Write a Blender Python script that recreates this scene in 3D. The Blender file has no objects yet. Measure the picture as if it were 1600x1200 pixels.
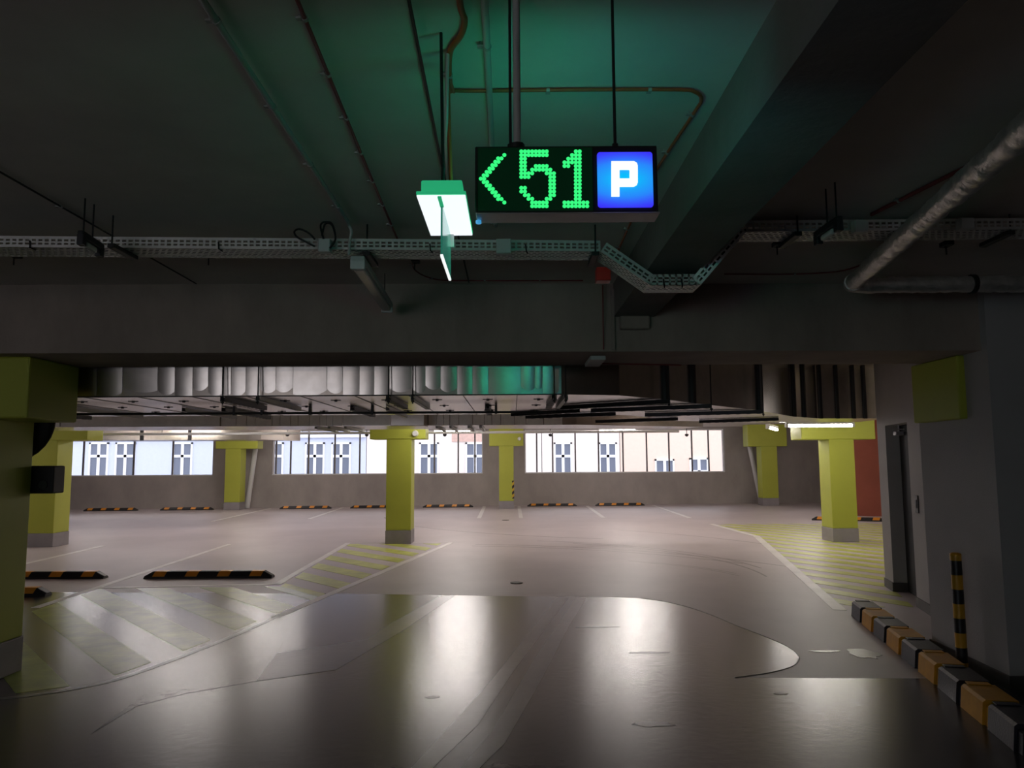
import bpy, bmesh, math, random
from mathutils import Vector, Matrix
random.seed(7)
C = bpy.context.scene
COL = C.collection
PI = math.pi

# ---------------------------------------------------------------- camera
F = 1200.0
TH = math.atan(122 / F)
ROLL = math.radians(.33)
CAM = Vector((0, 0, 1.63))
cd = bpy.data.cameras.new('camera'); cam = bpy.data.objects.new('camera', cd); COL.objects.link(cam)
cd.sensor_fit = 'HORIZONTAL'; cd.sensor_width = 36; cd.lens = F / 1600 * 36
cd.clip_start = .05; cd.clip_end = 300
cam.matrix_world = Matrix.Translation(CAM) @ Matrix.Rotation(PI / 2 + TH, 4, 'X') @ Matrix.Rotation(-ROLL, 4, 'Z')
C.camera = cam

# ---------------------------------------------------------------- world, exposure
w = bpy.data.worlds.new('overcast_sky'); C.world = w; w.use_nodes = True
bg = w.node_tree.nodes['Background']; bg.inputs[0].default_value = (.88, .90, 1, 1); bg.inputs[1].default_value = 2.4
C.view_settings.view_transform = 'Standard'; C.view_settings.look = 'None'
C.view_settings.exposure = 0.0; C.view_settings.gamma = 1; C.view_settings.use_curve_mapping = False
C.cycles.use_denoising = True
C.cycles.max_bounces = 10; C.cycles.diffuse_bounces = 6; C.cycles.glossy_bounces = 5
C.cycles.sample_clamp_indirect = 4
LAMP = 56.0            # fluorescent tubes of the lit hall

def px(u, v, X=None, Y=None, Z=None):
    """point of the place on a line of sight of the photograph, at a known real X, Y or Z"""
    a = (u - 800) / F; b = (600 - v) / F
    c, s = math.cos(ROLL), math.sin(ROLL)
    a, b = a * c + b * s, -a * s + b * c
    r = Vector((a, math.cos(TH) - b * math.sin(TH), math.sin(TH) + b * math.cos(TH)))
    t = (Z - CAM.z) / r.z if Z is not None else (Y / r.y if Y is not None else X / r.x)
    return CAM + r * t

# ---------------------------------------------------------------- materials
def mat(name, col, rough=.6, metal=0., var=0., scale=4., bump=0., bscale=60., stretch=(1, 1, 1), rvar=0., emit=None, es=0., trans=0., spec=.5, coat=0., rscale=None):
    m = bpy.data.materials.new(name); m.use_nodes = True
    nt = m.node_tree; b = nt.nodes['Principled BSDF']; L = nt.links
    b.inputs['Base Color'].default_value = (*col, 1)
    b.inputs['Roughness'].default_value = rough; b.inputs['Metallic'].default_value = metal
    b.inputs['Specular IOR Level'].default_value = spec
    if coat: b.inputs['Coat Weight'].default_value = coat; b.inputs['Coat Roughness'].default_value = .08
    if trans: b.inputs['Transmission Weight'].default_value = trans
    if emit:
        b.inputs['Emission Color'].default_value = (*emit, 1); b.inputs['Emission Strength'].default_value = es
    if var or bump or rvar:
        tc = nt.nodes.new('ShaderNodeTexCoord'); mp = nt.nodes.new('ShaderNodeMapping')
        mp.inputs['Scale'].default_value = stretch
        L.new(tc.outputs['Object'], mp.inputs[0])
    if var:
        n = nt.nodes.new('ShaderNodeTexNoise'); n.inputs['Scale'].default_value = scale; n.inputs['Detail'].default_value = 7
        n.inputs['Roughness'].default_value = .62
        L.new(mp.outputs[0], n.inputs[0])
        r = nt.nodes.new('ShaderNodeValToRGB'); L.new(n.outputs[0], r.inputs[0])
        r.color_ramp.elements[0].position = .3; r.color_ramp.elements[1].position = .7
        r.color_ramp.elements[0].color = (*[c * (1 - var) for c in col], 1)
        r.color_ramp.elements[1].color = (*[min(1, c * (1 + var)) for c in col], 1)
        L.new(r.outputs[0], b.inputs['Base Color'])
    if rvar:
        n3 = nt.nodes.new('ShaderNodeTexNoise'); n3.inputs['Scale'].default_value = rscale or scale * 1.7; n3.inputs['Detail'].default_value = 5
        L.new(mp.outputs[0], n3.inputs[0])
        mr = nt.nodes.new('ShaderNodeMapRange'); mr.inputs[1].default_value = .3; mr.inputs[2].default_value = .7
        mr.inputs[3].default_value = max(.02, rough - rvar); mr.inputs[4].default_value = min(1, rough + rvar)
        L.new(n3.outputs[0], mr.inputs[0]); L.new(mr.outputs[0], b.inputs['Roughness'])
    if bump:
        n2 = nt.nodes.new('ShaderNodeTexNoise'); n2.inputs['Scale'].default_value = bscale; n2.inputs['Detail'].default_value = 4
        L.new(mp.outputs[0], n2.inputs[0])
        bp = nt.nodes.new('ShaderNodeBump'); bp.inputs['Strength'].default_value = bump; bp.inputs['Distance'].default_value = .01
        L.new(n2.outputs[0], bp.inputs['Height']); L.new(bp.outputs[0], b.inputs['Normal'])
    return m

M = {}
M['floor'] = mat('grey_floor_coating', (.60, .53, .545), .45, var=.10, scale=.55, bump=.03, bscale=40, stretch=(1, .8, 1))
M['coat'] = mat('polished_dark_concrete', (.062, .052, .060), .24, var=.35, scale=.9, bump=.10, bscale=16, spec=.6)
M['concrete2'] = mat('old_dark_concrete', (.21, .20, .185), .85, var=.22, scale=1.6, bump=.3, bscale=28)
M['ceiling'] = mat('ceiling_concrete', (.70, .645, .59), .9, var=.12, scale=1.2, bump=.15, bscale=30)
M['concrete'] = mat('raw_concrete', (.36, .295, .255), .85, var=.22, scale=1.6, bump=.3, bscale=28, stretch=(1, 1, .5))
M['wallc'] = mat('far_wall_concrete', (.40, .365, .345), .85, var=.18, scale=.9, bump=.15, bscale=20, stretch=(1, 1, .6))
M['wallp'] = mat('painted_plaster', (.44, .42, .42), .8, var=.07, scale=1.0, bump=.2, bscale=90)
M['skirt'] = mat('dark_skirting', (.10, .09, .09), .6, var=.2)
M['plinth'] = mat('grey_plinth_paint', (.30, .28, .29), .6, var=.1)
M['lime'] = mat('lime_paint', (.44, .475, .055), .55, var=.06, scale=1.3)
M['red'] = mat('red_brick_paint', (.36, .10, .065), .75, var=.08, scale=2)
M['white_line'] = mat('white_line_paint', (.88, .84, .82), .4, var=.12, scale=2.5)
M['old_line'] = mat('worn_line_paint', (.19, .175, .175), .28, var=.15, scale=2.0, spec=.6, bump=.10, bscale=16)
M['old_line2'] = mat('faded_line_paint', (.10, .095, .097), .25, var=.12, scale=2.0, spec=.6, bump=.10, bscale=16)
M['green_line'] = mat('lime_line_paint', (.62, .66, .13), .4, var=.2, scale=3)
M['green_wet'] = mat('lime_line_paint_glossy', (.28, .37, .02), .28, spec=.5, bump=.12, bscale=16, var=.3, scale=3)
M['galv'] = mat('galvanised_sheet', (.52, .47, .43), .25, 1., var=.1, scale=7)
M['galv2'] = mat('galvanised_underside', (.70, .69, .70), .25, 1., var=.06, scale=3)
M['galvf'] = mat('brightened_galvanised_sheet', (.80, .77, .73), .4, .35, var=.1, scale=6)  # far duct panels, paler and less metallic so they look lit
M['dgalv'] = mat('dark_flange', (.05, .05, .055), .5, .6)
M['steel'] = mat('zinc_steel', (.42, .42, .41), .5, .4, var=.1)
M['tray'] = mat('zinc_tray_steel', (.74, .73, .71), .5, .55, var=.08)
M['blackm'] = mat('black_steel', (.012, .012, .013), .5)
M['blackp'] = mat('black_plastic', (.006, .006, .007), .6)
M['rubber'] = mat('black_rubber', (.014, .013, .016), .45, bump=.2, bscale=80)
M['orange'] = mat('amber_reflector', (.85, .33, .03), .35)
M['kyellow'] = mat('yellow_kerb_rubber', (.66, .30, .004), .6, var=.12, scale=9, bump=.15, bscale=60)
M['kblack'] = mat('black_kerb_rubber', (.014, .012, .022), .5, bump=.25, bscale=60)
M['ocable'] = mat('orange_cable', (.42, .10, .03), .5)
M['rcable'] = mat('red_cable', (.22, .025, .03), .5)
M['dcable'] = mat('black_cable', (.012, .012, .012), .5)
M['conduit'] = mat('grey_conduit', (.50, .50, .49), .6)
M['jbox'] = mat('grey_box_plastic', (.55, .57, .56), .5)
M['redbox'] = mat('red_box_plastic', (.62, .02, .01), .4)
M['foil'] = mat('crumpled_foil', (.74, .70, .68), .42, .75, var=.2, scale=14, bump=.9, bscale=26)
M['alu'] = mat('brushed_aluminium', (.50, .48, .49), .5, .5, var=.1, scale=10)
M['whitep'] = mat('white_plastic', (.70, .70, .70), .4)
M['clear'] = mat('frosted_cover', (.55, .54, .52), .25, spec=.6)
M['tube'] = mat('lit_tube', (1, 1, 1), .5, emit=(1, .93, .88), es=LAMP)
M['spot'] = mat('added_rear_tube', (1, 1, 1), .5, emit=(1, .86, .76), es=7)
M['led'] = mat('green_led', (.0, .02, .0), .5, emit=(.035, .85, .20), es=1.15)
M['ledhot'] = mat('green_led_core', (.0, .02, .0), .5, emit=(.10, .92, .36), es=1.0)
M['screen'] = mat('dark_screen', (.001, .012, .005), .35, emit=(0, .02, .006), es=.35)
M['ledback'] = mat('green_led_rear', (.0, .02, .0), .5, emit=(.03, .9, .42), es=11)
M['blueback'] = mat('blue_rear', (.0, .0, .02), .5, emit=(.08, .22, 1), es=7)
M['pwhite'] = mat('lit_white_letter', (.9, .9, .9), .5, emit=(.93, .98, 1), es=1.15)
M['exitw'] = mat('lit_diffuser', (.9, .9, .9), .4, emit=(.88, .93, 1), es=1.05)
M['edge'] = mat('lit_acrylic_edge', (.9, .9, .9), .4, emit=(.95, 1, 1), es=1.0)
M['exitg'] = mat('lit_green_housing', (.03, .35, .17), .4, emit=(.02, .40, .17), es=.8)
M['blade'] = mat('green_acrylic', (.03, .20, .14), .15, emit=(.02, .17, .12), es=.6, spec=.6)
M['bluedot'] = mat('blue_indicator', (.02, .1, .2), .4, emit=(.05, .35, .7), es=.8)
M['fac1'] = mat('pale_blue_render', (.60, .64, .80), .9, var=.03)
M['fac2'] = mat('cream_render', (.80, .72, .68), .9, var=.03)
M['fac3'] = mat('peach_render', (.82, .63, .53), .9, var=.03)
M['facw'] = mat('white_window_paint', (.85, .85, .87), .6)
M['brick'] = mat('pale_brick', (.62, .42, .36), .9, var=.12, scale=6)
M['pane'] = mat('window_glass_dark', (.16, .18, .24), .3, spec=.3)
M['street'] = mat('street_asphalt', (.12, .12, .12), .9)
M['barm'] = mat('dark_mullion', (.16, .15, .16), .5)
M['stain'] = mat('dark_stain', (.05, .043, .045), .3, var=.4, scale=8)

# backlit blue panel: the diodes behind it leave two corners deeper blue
def blue_panel():
    m = bpy.data.materials.new('backlit_blue_panel'); m.use_nodes = True
    nt = m.node_tree; b = nt.nodes['Principled BSDF']; b.inputs['Base Color'].default_value = (0, .05, .2, 1)
    tc = nt.nodes.new('ShaderNodeTexCoord'); g = nt.nodes.new('ShaderNodeTexGradient'); g.gradient_type = 'QUADRATIC_SPHERE'
    mp = nt.nodes.new('ShaderNodeMapping'); mp.vector_type = 'POINT'
    mp.inputs['Rotation'].default_value = (0, math.radians(45), 0)
    mp.inputs['Scale'].default_value = (5.5, 1, 11.0)
    nt.links.new(tc.outputs['Object'], mp.inputs[0]); nt.links.new(mp.outputs[0], g.inputs[0])
    r = nt.nodes.new('ShaderNodeValToRGB'); nt.links.new(g.outputs[1], r.inputs[0])
    r.color_ramp.elements[0].position = 0; r.color_ramp.elements[0].color = (.045, .02, .95, 1)
    r.color_ramp.elements[1].position = .75; r.color_ramp.elements[1].color = (.0, .50, .93, 1)
    e = r.color_ramp.elements.new(.22); e.color = (.02, .24, .95, 1)
    nt.links.new(r.outputs[0], b.inputs['Emission Color']); b.inputs['Emission Strength'].default_value = 1.0
    return m
M['pblue'] = blue_panel()

def striped(name, a, bcol, period, phase=0.):
    m = mat(name, a, .45); nt = m.node_tree; b = nt.nodes['Principled BSDF']
    tc = nt.nodes.new('ShaderNodeTexCoord'); sp = nt.nodes.new('ShaderNodeSeparateXYZ'); nt.links.new(tc.outputs['Object'], sp.inputs[0])
    def mth(op, x, v):
        n = nt.nodes.new('ShaderNodeMath'); n.operation = op; nt.links.new(x, n.inputs[0]); n.inputs[1].default_value = v; return n.outputs[0]
    v = mth('ADD', sp.outputs[2], phase); v = mth('DIVIDE', v, period); v = mth('FRACT', v, 0); v = mth('GREATER_THAN', v, .5)
    mx = nt.nodes.new('ShaderNodeMix'); mx.data_type = 'RGBA'; nt.links.new(v, mx.inputs[0])
    mx.inputs[6].default_value = (*a, 1); mx.inputs[7].default_value = (*bcol, 1)
    nt.links.new(mx.outputs[2], b.inputs['Base Color']); return m
M['bands'] = striped('black_and_yellow_bands', (.62, .32, .02), (.012, .01, .012), .215, .0)

# ---------------------------------------------------------------- mesh builder
class MB:
    def __init__(s): s.v = []; s.f = []; s.smooth = []
    def add(s, vs, fs, smooth=False):
        o = len(s.v); s.v += [tuple(x) for x in vs]; s.f += [tuple(i + o for i in f) for f in fs]; s.smooth += [smooth] * len(fs); return s
    def box(s, x0, x1, y0, y1, z0, z1, mtx=None):
        vs = [Vector((x, y, z)) for x in (x0, x1) for y in (y0, y1) for z in (z0, z1)]
        if mtx is not None: vs = [mtx @ v for v in vs]
        return s.add(vs, [(0, 1, 3, 2), (4, 6, 7, 5), (0, 4, 5, 1), (2, 3, 7, 6), (0, 2, 6, 4), (1, 5, 7, 3)])
    def bbox(s, x0, x1, y0, y1, z0, z1, b=.01, mtx=None):
        """box with chamfered edges"""
        bm = bmesh.new(); bmesh.ops.create_cube(bm, size=1)
        for v in bm.verts: v.co = Vector(((x0 + x1) / 2 + v.co.x * (x1 - x0), (y0 + y1) / 2 + v.co.y * (y1 - y0), (z0 + z1) / 2 + v.co.z * (z1 - z0)))
        bmesh.ops.bevel(bm, geom=bm.edges[:], offset=b, segments=2, affect='EDGES', profile=.5)
        bm.verts.index_update()
        vs = [v.co.copy() for v in bm.verts]; fs = [[v.index for v in f.verts] for f in bm.faces]; bm.free()
        if mtx is not None: vs = [mtx @ v for v in vs]
        return s.add(vs, fs)
    def prism(s, pts, z0, z1):
        n = len(pts); a = sum(pts[i][0] * pts[(i + 1) % n][1] - pts[(i + 1) % n][0] * pts[i][1] for i in range(n))
        if a < 0: pts = pts[::-1]
        vs = [(p[0], p[1], z0) for p in pts] + [(p[0], p[1], z1) for p in pts]
        fs = [tuple(range(n))[::-1], tuple(range(n, 2 * n))] + [(i, (i + 1) % n, n + (i + 1) % n, n + i) for i in range(n)]
        return s.add(vs, fs)
    def tube(s, pts, r, n=10, caps=True, rads=None):
        pts = [Vector(p) for p in pts]; rings = []
        up = None
        for i, p in enumerate(pts):
            t = ((pts[min(i + 1, len(pts) - 1)] - pts[max(i - 1, 0)])).normalized()
            if up is None:
                up = Vector((0, 0, 1)) if abs(t.z) < .9 else Vector((1, 0, 0))
            a = t.cross(up).normalized(); b = a.cross(t).normalized(); up = b
            rr = rads[i] if rads else r
            rings.append([p + (a * math.cos(2 * PI * k / n) + b * math.sin(2 * PI * k / n)) * rr for k in range(n)])
        vs = [v for ring in rings for v in ring]; fs = []
        for i in range(len(pts) - 1):
            for k in range(n):
                fs.append((i * n + k, i * n + (k + 1) % n, (i + 1) * n + (k + 1) % n, (i + 1) * n + k))
        s.add(vs, fs, True)
        if caps:
            s.add(rings[0], [tuple(range(n))]); s.add(rings[-1], [tuple(range(n))[::-1]])
        return s
    def build(s, name, m, parent=None, kind=None):
        me = bpy.data.meshes.new(name); off = Vector(parent['_o']) if parent is not None and '_o' in parent else Vector((0, 0, 0))
        me.from_pydata([Vector(v) - off for v in s.v], [], s.f)
        for p, sm in zip(me.polygons, s.smooth): p.use_smooth = sm
        bm = bmesh.new(); bm.from_mesh(me); bmesh.ops.recalc_face_normals(bm, faces=bm.faces[:]); bm.to_mesh(me); bm.free()
        me.materials.append(m if not isinstance(m, str) else M[m])
        o = bpy.data.objects.new(name, me); COL.objects.link(o)
        if parent is not None:
            o.parent = parent
            o['_o'] = parent['_o'] if '_o' in parent else (0., 0., 0.)
        if kind: o['kind'] = kind
        return o

def thing(name, label, cat, loc=(0, 0, 0), group=None, kind=None):
    o = bpy.data.objects.new(name, None); COL.objects.link(o); o.location = loc
    o['_o'] = tuple(float(a) for a in loc); o.empty_display_size = .1
    o['label'] = label; o['category'] = cat
    if group: o['group'] = group
    if kind: o['kind'] = kind
    return o
def tag(o, label, cat, group=None):
    o['label'] = label; o['category'] = cat
    if group: o['group'] = group
    return o
def copy_tree(o, parent=None):
    c = o.copy(); COL.objects.link(c)
    if parent is not None: c.parent = parent
    for ch in list(o.children): copy_tree(ch, c)
    return c
def centred(mb):
    """solid tag origin handled by the caller"""
    return mb
def smooth_path(pts, n=6):
    pts = [Vector(p) for p in pts]; out = []
    P = [pts[0]] + pts + [pts[-1]]
    for i in range(1, len(P) - 2):
        for k in range(n):
            t = k / n; a, b, c, d = P[i - 1], P[i], P[i + 1], P[i + 2]
            out.append(.5 * ((2 * b) + (c - a) * t + (2 * a - 5 * b + 4 * c - d) * t * t + (3 * b - a - 3 * c + d) * t ** 3))
    out.append(pts[-1]); return out

# ================================================================ STRUCTURE
H, HB = 2.95, 2.44
fl = MB().box(-24, 16, -7, 31.5, -.25, 0).build('floor', 'floor', kind='structure')
def pz(pts): return [px(u, v, Z=0).xy for u, v in pts]
# dark polished coat of the near floor, with its rounded bulge
coat = [(-24, -6.9), (-24, 10.1), (-6.1, 10.1), (-1.95, 9.83), (0, 9.58), (1.1, 9.5), (1.52, 9.4), (1.78, 9.15), (1.98, 8.77), (2.12, 8.3), (2.22, 7.82), (2.33, 7.4), (2.40, 7.05), (2.41, 6.8), (2.37, 6.57), (2.26, 6.36), (2.12, 6.22), (1.93, 6.1), (1.67, 5.99), (3.5, 5.93), (8, 5.9), (8, -6.9)]
MB().prism(coat, 0, .0015).build('polished_coat', 'coat', fl, 'structure')
rim = [Vector((x, y, -.001)) for x, y in coat[6:19]]
MB().tube(smooth_path(rim, 4), .006, 4).build('coat_rim', 'old_line', fl, 'structure')
MB().box(-24, 16, -7, 31.5, H, H + .3).build('ceiling', 'ceiling', kind='structure')
# window wall at the far end
def wy(x): return 29.3 + .065 * x
far = MB()
def fbox(mb, x0, x1, z0, z1, t0=0, t1=.3):
    pts = [(x0, wy(x0) + t0), (x1, wy(x1) + t0), (x1, wy(x1) + t1), (x0, wy(x0) + t1)]
    mb.prism(pts, z0, z1)
fbox(far, -24, 16, 0, 1.2); fbox(far, -24, 16, 2.86, H)
for a, b in ((-24, -22), (-11.1, -8.95), (-1.12, .47), (8.2, 16)): fbox(far, a, b, 1.2, 2.86)
far.build('wall_far', 'wallc', kind='structure')
wins = {1: (-22, -11.1, [-19.5, -17.6, -15.8, -14.0, -12.6]), 2: (-8.95, -1.12, None), 3: (.47, 8.2, None)}
bars = {2: [437, 459, 486, 526, 564, 679, 716, 742], 3: [839, 847, 864, 900, 937, 976, 1014, 1050, 1087, 1114]}
for k, (a, b, xs) in wins.items():
    fr = MB()
    fbox(fr, a, b, 1.2, 1.235, .05, .25); fbox(fr, a, b, 2.82, 2.86, .05, .25)
    fbox(fr, a, a + .04, 1.235, 2.82, .1, .2); fbox(fr, b - .04, b, 1.235, 2.82, .1, .2)
    wo = fr.build('window_%d' % k, 'facw', kind='structure')
    if xs is None: xs = [px(u, 715, Y=29.3).x for u in bars[k]]
    for i, x in enumerate(xs):
        wd = .012 if (k == 3 and i in (1,)) else .028
        mb = MB(); fbox(mb, x - wd, x + wd, 1.235, 2.82, .12, .17); mb.build('window_bar', 'barm', wo)
MB().box(-24.3, -24, -7, 28, 0, H).build('wall_left', 'wallc', kind='structure')
MB().box(-24, -7.8, -7.3, -7, 0, H).box(-3.4, 16, -7.3, -7, 0, H).box(-7.8, -3.4, -7.3, -7, 2.15, H).build('wall_back', 'wallp', kind='structure')  # opening added to let daylight onto the near bay and duct face
MB().box(16, 16.3, -7, 31.5, 0, H).build('wall_right', 'wallp', kind='structure')
# red painted wall beyond the doorway wall
a, b = Vector((10.0, 22.9)), Vector((12.4, 21.9))
MB().prism([a, b, b + Vector((.1, .3)), a + Vector((.1, .3))], 0, H).build('wall_red', 'red', kind='structure')
# downstand beam across the room and narrow beam running in depth
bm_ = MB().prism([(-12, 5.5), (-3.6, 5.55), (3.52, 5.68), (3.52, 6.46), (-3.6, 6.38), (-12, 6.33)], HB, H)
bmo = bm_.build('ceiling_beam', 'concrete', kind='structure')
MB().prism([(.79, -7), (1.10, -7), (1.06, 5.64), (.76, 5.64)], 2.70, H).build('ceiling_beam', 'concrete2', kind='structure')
# recess patch and bulge in the beam face below the narrow beam
rp = MB(); rp.bbox(.80, 1.02, 5.58, 5.66, 2.60, 2.70, .012).build('recess_patch', 'concrete', bmo, 'structure')
MB().box(.74, .76, 5.6, 5.66, 2.45, 2.9).build('formwork_ridge', 'concrete', bmo, 'structure')
# pier on the right, in depth face X = 3.5
pier = MB().prism([(3.5, 5.60), (3.56, 6.72), (8, 6.72), (8, 5.60)], 0, H).build('wall_pier', 'wallp', kind='structure')
MB().prism([(3.485, 5.58), (3.545, 6.735), (8, 6.735), (8, 5.58)], 0, .11).build('baseboard_pier', 'skirt', kind='structure')
# slanting wall with the doorway
d0 = Vector((4.03, 6.72)); d1 = Vector((4.83, 10.18)); dn = (d1 - d0).normalized(); nn = Vector((dn.y, -dn.x))
def wpt(s, t): return d0 + dn * s + nn * t
Lw = (d1 - d0).length
def wseg(mb, s0, s1, z0, z1, t0=0., t1=.28): mb.prism([wpt(s0, t0), wpt(s1, t0), wpt(s1, t1), wpt(s0, t1)], z0, z1)
s_a, s_b = (8.77 - 6.72) / dn.y, (9.76 - 6.72) / dn.y
dw = MB(); wseg(dw, 0, s_a, 0, H); wseg(dw, s_b, Lw, 0, H); wseg(dw, s_a, s_b, 2.06, H)
e0, e1 = wpt(Lw, 0), wpt(Lw, .28)
dw.build('wall_doorway', 'wallp', kind='structure')
sk = MB(); wseg(sk, 0, s_a, 0, .11, -.012, 0); wseg(sk, s_b, Lw, 0, .11, -.012, 0); wseg(sk, s_b - .012, s_b, 0, .11, 0, .28)
sk.build('baseboard_doorway', 'skirt', kind='structure')
MB().box(5.1, 16, 10.0, 10.2, 0, H).build('wall_stair', 'wallp', kind='structure')
MB().prism([wpt(s_a - .9, 1.5), wpt(s_b + .3, 1.5), wpt(s_b + .3, 1.6), wpt(s_a - .9, 1.6)], 0, H).build('wall_lobby', 'blackm', kind='structure')  # black colour stands for the unlit lobby
dr = MB(); wseg(dr, s_a, s_b, .005, 2.06, .16, .20); dro = dr.build('door_1', 'blackp', kind='structure')

# ================================================================ PAINT ON THE FLOOR (children of the floor)
def stroke(pts, wd, z=.0034, m='white_line', name='painted_line', closed=False):
    pts = [Vector((p[0], p[1])) for p in pts]; mb = MB(); n = len(pts)
    L, R = [], []
    for i, p in enumerate(pts):
        t = (pts[min(i + 1, n - 1)] - pts[max(i - 1, 0)]).normalized(); q = Vector((-t.y, t.x)) * wd / 2
        L.append(p + q); R.append(p - q)
    for i in range(n - 1):
        mb.prism([L[i], L[i + 1], R[i + 1], R[i]], .0005, z)
    return mb.build(name, m, fl, 'structure')
def clip(poly, nx, ny, c):
    out = []
    for i in range(len(poly)):
        a, b = poly[i], poly[(i + 1) % len(poly)]
        da, db = a[0] * nx + a[1] * ny - c, b[0] * nx + b[1] * ny - c
        if da <= 0: out.append(a)
        if (da < 0) != (db < 0) and da != db:
            t = da / (da - db); out.append((a[0] + (b[0] - a[0]) * t, a[1] + (b[1] - a[1]) * t))
    return out
def hatch(polys, ang, period, duty, c0, m, name):
    for poly in polys:
        nx, ny = -math.sin(ang), math.cos(ang)
        cs = [p[0] * nx + p[1] * ny for p in poly]; k0 = int((min(cs) - c0) / period) - 1; k1 = int((max(cs) - c0) / period) + 2
        mb = MB()
        for k in range(k0, k1):
            a = c0 + k * period; q = clip(clip(poly, nx, ny, a + period * duty), -nx, -ny, -a)
            if len(q) >= 3 and abs(sum(q[i][0] * q[(i + 1) % len(q)][1] - q[(i + 1) % len(q)][0] * q[i][1] for i in range(len(q)))) > .01: mb.prism(q, .0005, .0030)
        if mb.v: mb.build(name, m, fl, 'structure')
A48 = math.radians(-49)
# the island around the column in the middle of the hall, and its foot around the near column
pA = [(-3.30, 15.75), (-1.45, 15.75), (-2.36, 9.6), (-3.1, 10.45)]
pB = [(-5.45, 10.33), (-3.1, 10.45), (-2.36, 9.6), (-2.46, 9.2), (-2.62, 8.4), (-2.9, 6.9), (-3.15, 5.95), (-3.6, 5.68), (-5.2, 5.62)]
c0 = -(-3.2) * math.sin(A48) * -1
nx, ny = -math.sin(A48), math.cos(A48); c0 = -3.198 * nx + 12.814 * ny - .33
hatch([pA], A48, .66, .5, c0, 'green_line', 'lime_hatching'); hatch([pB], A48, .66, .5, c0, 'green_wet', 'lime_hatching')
stroke([(-3.2, 10.60), (-3.37, 15.95), (-1.26, 15.92), (-1.95, 11.8), (-2.33, 9.6)], .11)
stroke([(-3.2, 10.63), (-5.50, 10.40)], .10)
stroke([(-2.33, 9.6), (-2.53, 8.37)], .11, m='white_line')
stroke(smooth_path([(-2.53, 8.37, 0), (-2.64, 7.6, 0), (-2.79, 6.86, 0), (-2.96, 6.2, 0), (-3.15, 5.86, 0), (-3.6, 5.57, 0), (-4.4, 5.45, 0)], 5), .06, m='old_line')
stroke([(-5.765, 15.9), (-5.47, 9.0)], .10); stroke([(-8.25, 15.7), (-7.96, 11.0)], .10)
for a, b in [((-1.05, 28.9), (-.99, 22.8)), ((.235, 28.8), (.238, 22.7)), ((2.75, 28.8), (2.65, 22.7)), ((5.22, 28.9), (5.10, 22.4)), ((-6.25, 28.6), (-5.98, 22.8)), ((-8.85, 28.4), (-8.55, 22.1)), ((-3.6, 28.6), (-3.5, 23))][:6]:
    stroke([a, b], .12)
# hatched apron on the right
pC = [(5.22, 20.1), (5.32, 16.8), (3.62, 8.75), (4.45, 8.75), (4.86, 10.1), (9.3, 10.3), (9.3, 20.1)]
c1 = -(4.6) * math.sin(math.radians(-60)) + 13.45 * math.cos(math.radians(-60))
hatch([pC], math.radians(-60), .5, .5, c1, 'green_line', 'lime_hatching')
stroke([(5.15, 20.2), (5.28, 16.9), (3.57, 8.6)], .14)
# worn lines on the polished coat
def quad(pts, m, name='worn_line'):
    MB().prism(pz(pts), .0016, .0032).build(name, m, fl, 'structure')
quad([(870, 934), (765, 1067), (717, 1120), (560, 1290), (605, 1290), (677, 1200), (747, 1133), (800, 1052), (888, 934)], 'old_line', 'worn_direction_line')
quad([(900, 934), (833, 1033), (767, 1147), (640, 1290), (690, 1290), (750, 1200), (788, 1163), (843, 1067), (892, 973), (917, 934)], 'old_line', 'worn_direction_line')
quad([(690, 931), (613, 973), (573, 1000), (500, 1011), (433, 1021), (400, 1065), (525, 1047), (627, 987), (711, 931)], 'old_line', 'worn_arrow')
quad([(433, 1021), (443, 1003), (357, 1031), (300, 1052), (235, 1078), (143, 1147), (213, 1104), (290, 1084), (400, 1065)], 'old_line2', 'worn_arrow')
# tyre marks, puddles of dirt, drain plates
def arcmark(cx, cy, r, a0, a1, wd, m='stain'):
    pts = [(cx + r * math.cos(math.radians(a0 + (a1 - a0) * i / 16)), cy + r * math.sin(math.radians(a0 + (a1 - a0) * i / 16))) for i in range(17)]
    return stroke(pts, wd, .0011, m, 'tyre_mark')
M['tyre'] = mat('tyre_mark_grey', (.29, .245, .25), .36, var=.15, scale=5)
M['scuff'] = mat('pale_scuff', (.42, .37, .37), .36, var=.1, scale=5)
arcmark(-1.2, 11.5, 5.0, 5, 70, .03, 'tyre'); arcmark(-1.2, 11.5, 4.8, -5, 60, .03, 'tyre'); arcmark(-2.0, 8.5, 7.2, 30, 80, .035, 'tyre'); arcmark(-2, 8.5, 6.9, 35, 80, .03, 'tyre')
arcmark(.8, 10.5, 2.6, 20, 65, .035, 'scuff'); arcmark(.8, 10.5, 2.5, 15, 60, .03, 'scuff'); arcmark(-3, 12, 8.6, 10, 50, .04, 'tyre'); arcmark(5, 25, 9, 190, 250, .05, 'tyre')
def blot(u, v, rx, ry, m, name='floor_stain', n=18, z=.0028):
    c = px(u, v, Z=0); pts = []
    for i in range(n):
        a = 2 * PI * i / n; k = 1 + random.uniform(-.25, .25)
        pts.append((c.x + rx * k * math.cos(a), c.y + ry * k * math.sin(a)))
    return MB().prism(pts, .0005, z).build(name, m, fl, 'structure')
M['wetdark'] = mat('dark_damp_patch', (.045, .038, .042), .3, var=.3, scale=12)
M['palep'] = mat('pale_patch', (.15, .14, .145), .3, var=.3, scale=9)
blot(1018, 1132, .13, .05, 'wetdark'); blot(676, 1090, .05, .03, 'wetdark'); blot(1350, 1021, .12, .16, 'palep'); blot(935, 980, .22, .025, 'wetdark'); blot(1010, 1020, .18, .03, 'wetdark')
blot(1290, 1018, .12, .04, 'wetdark'); blot(1222, 1084, .05, .03, 'wetdark')
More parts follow.
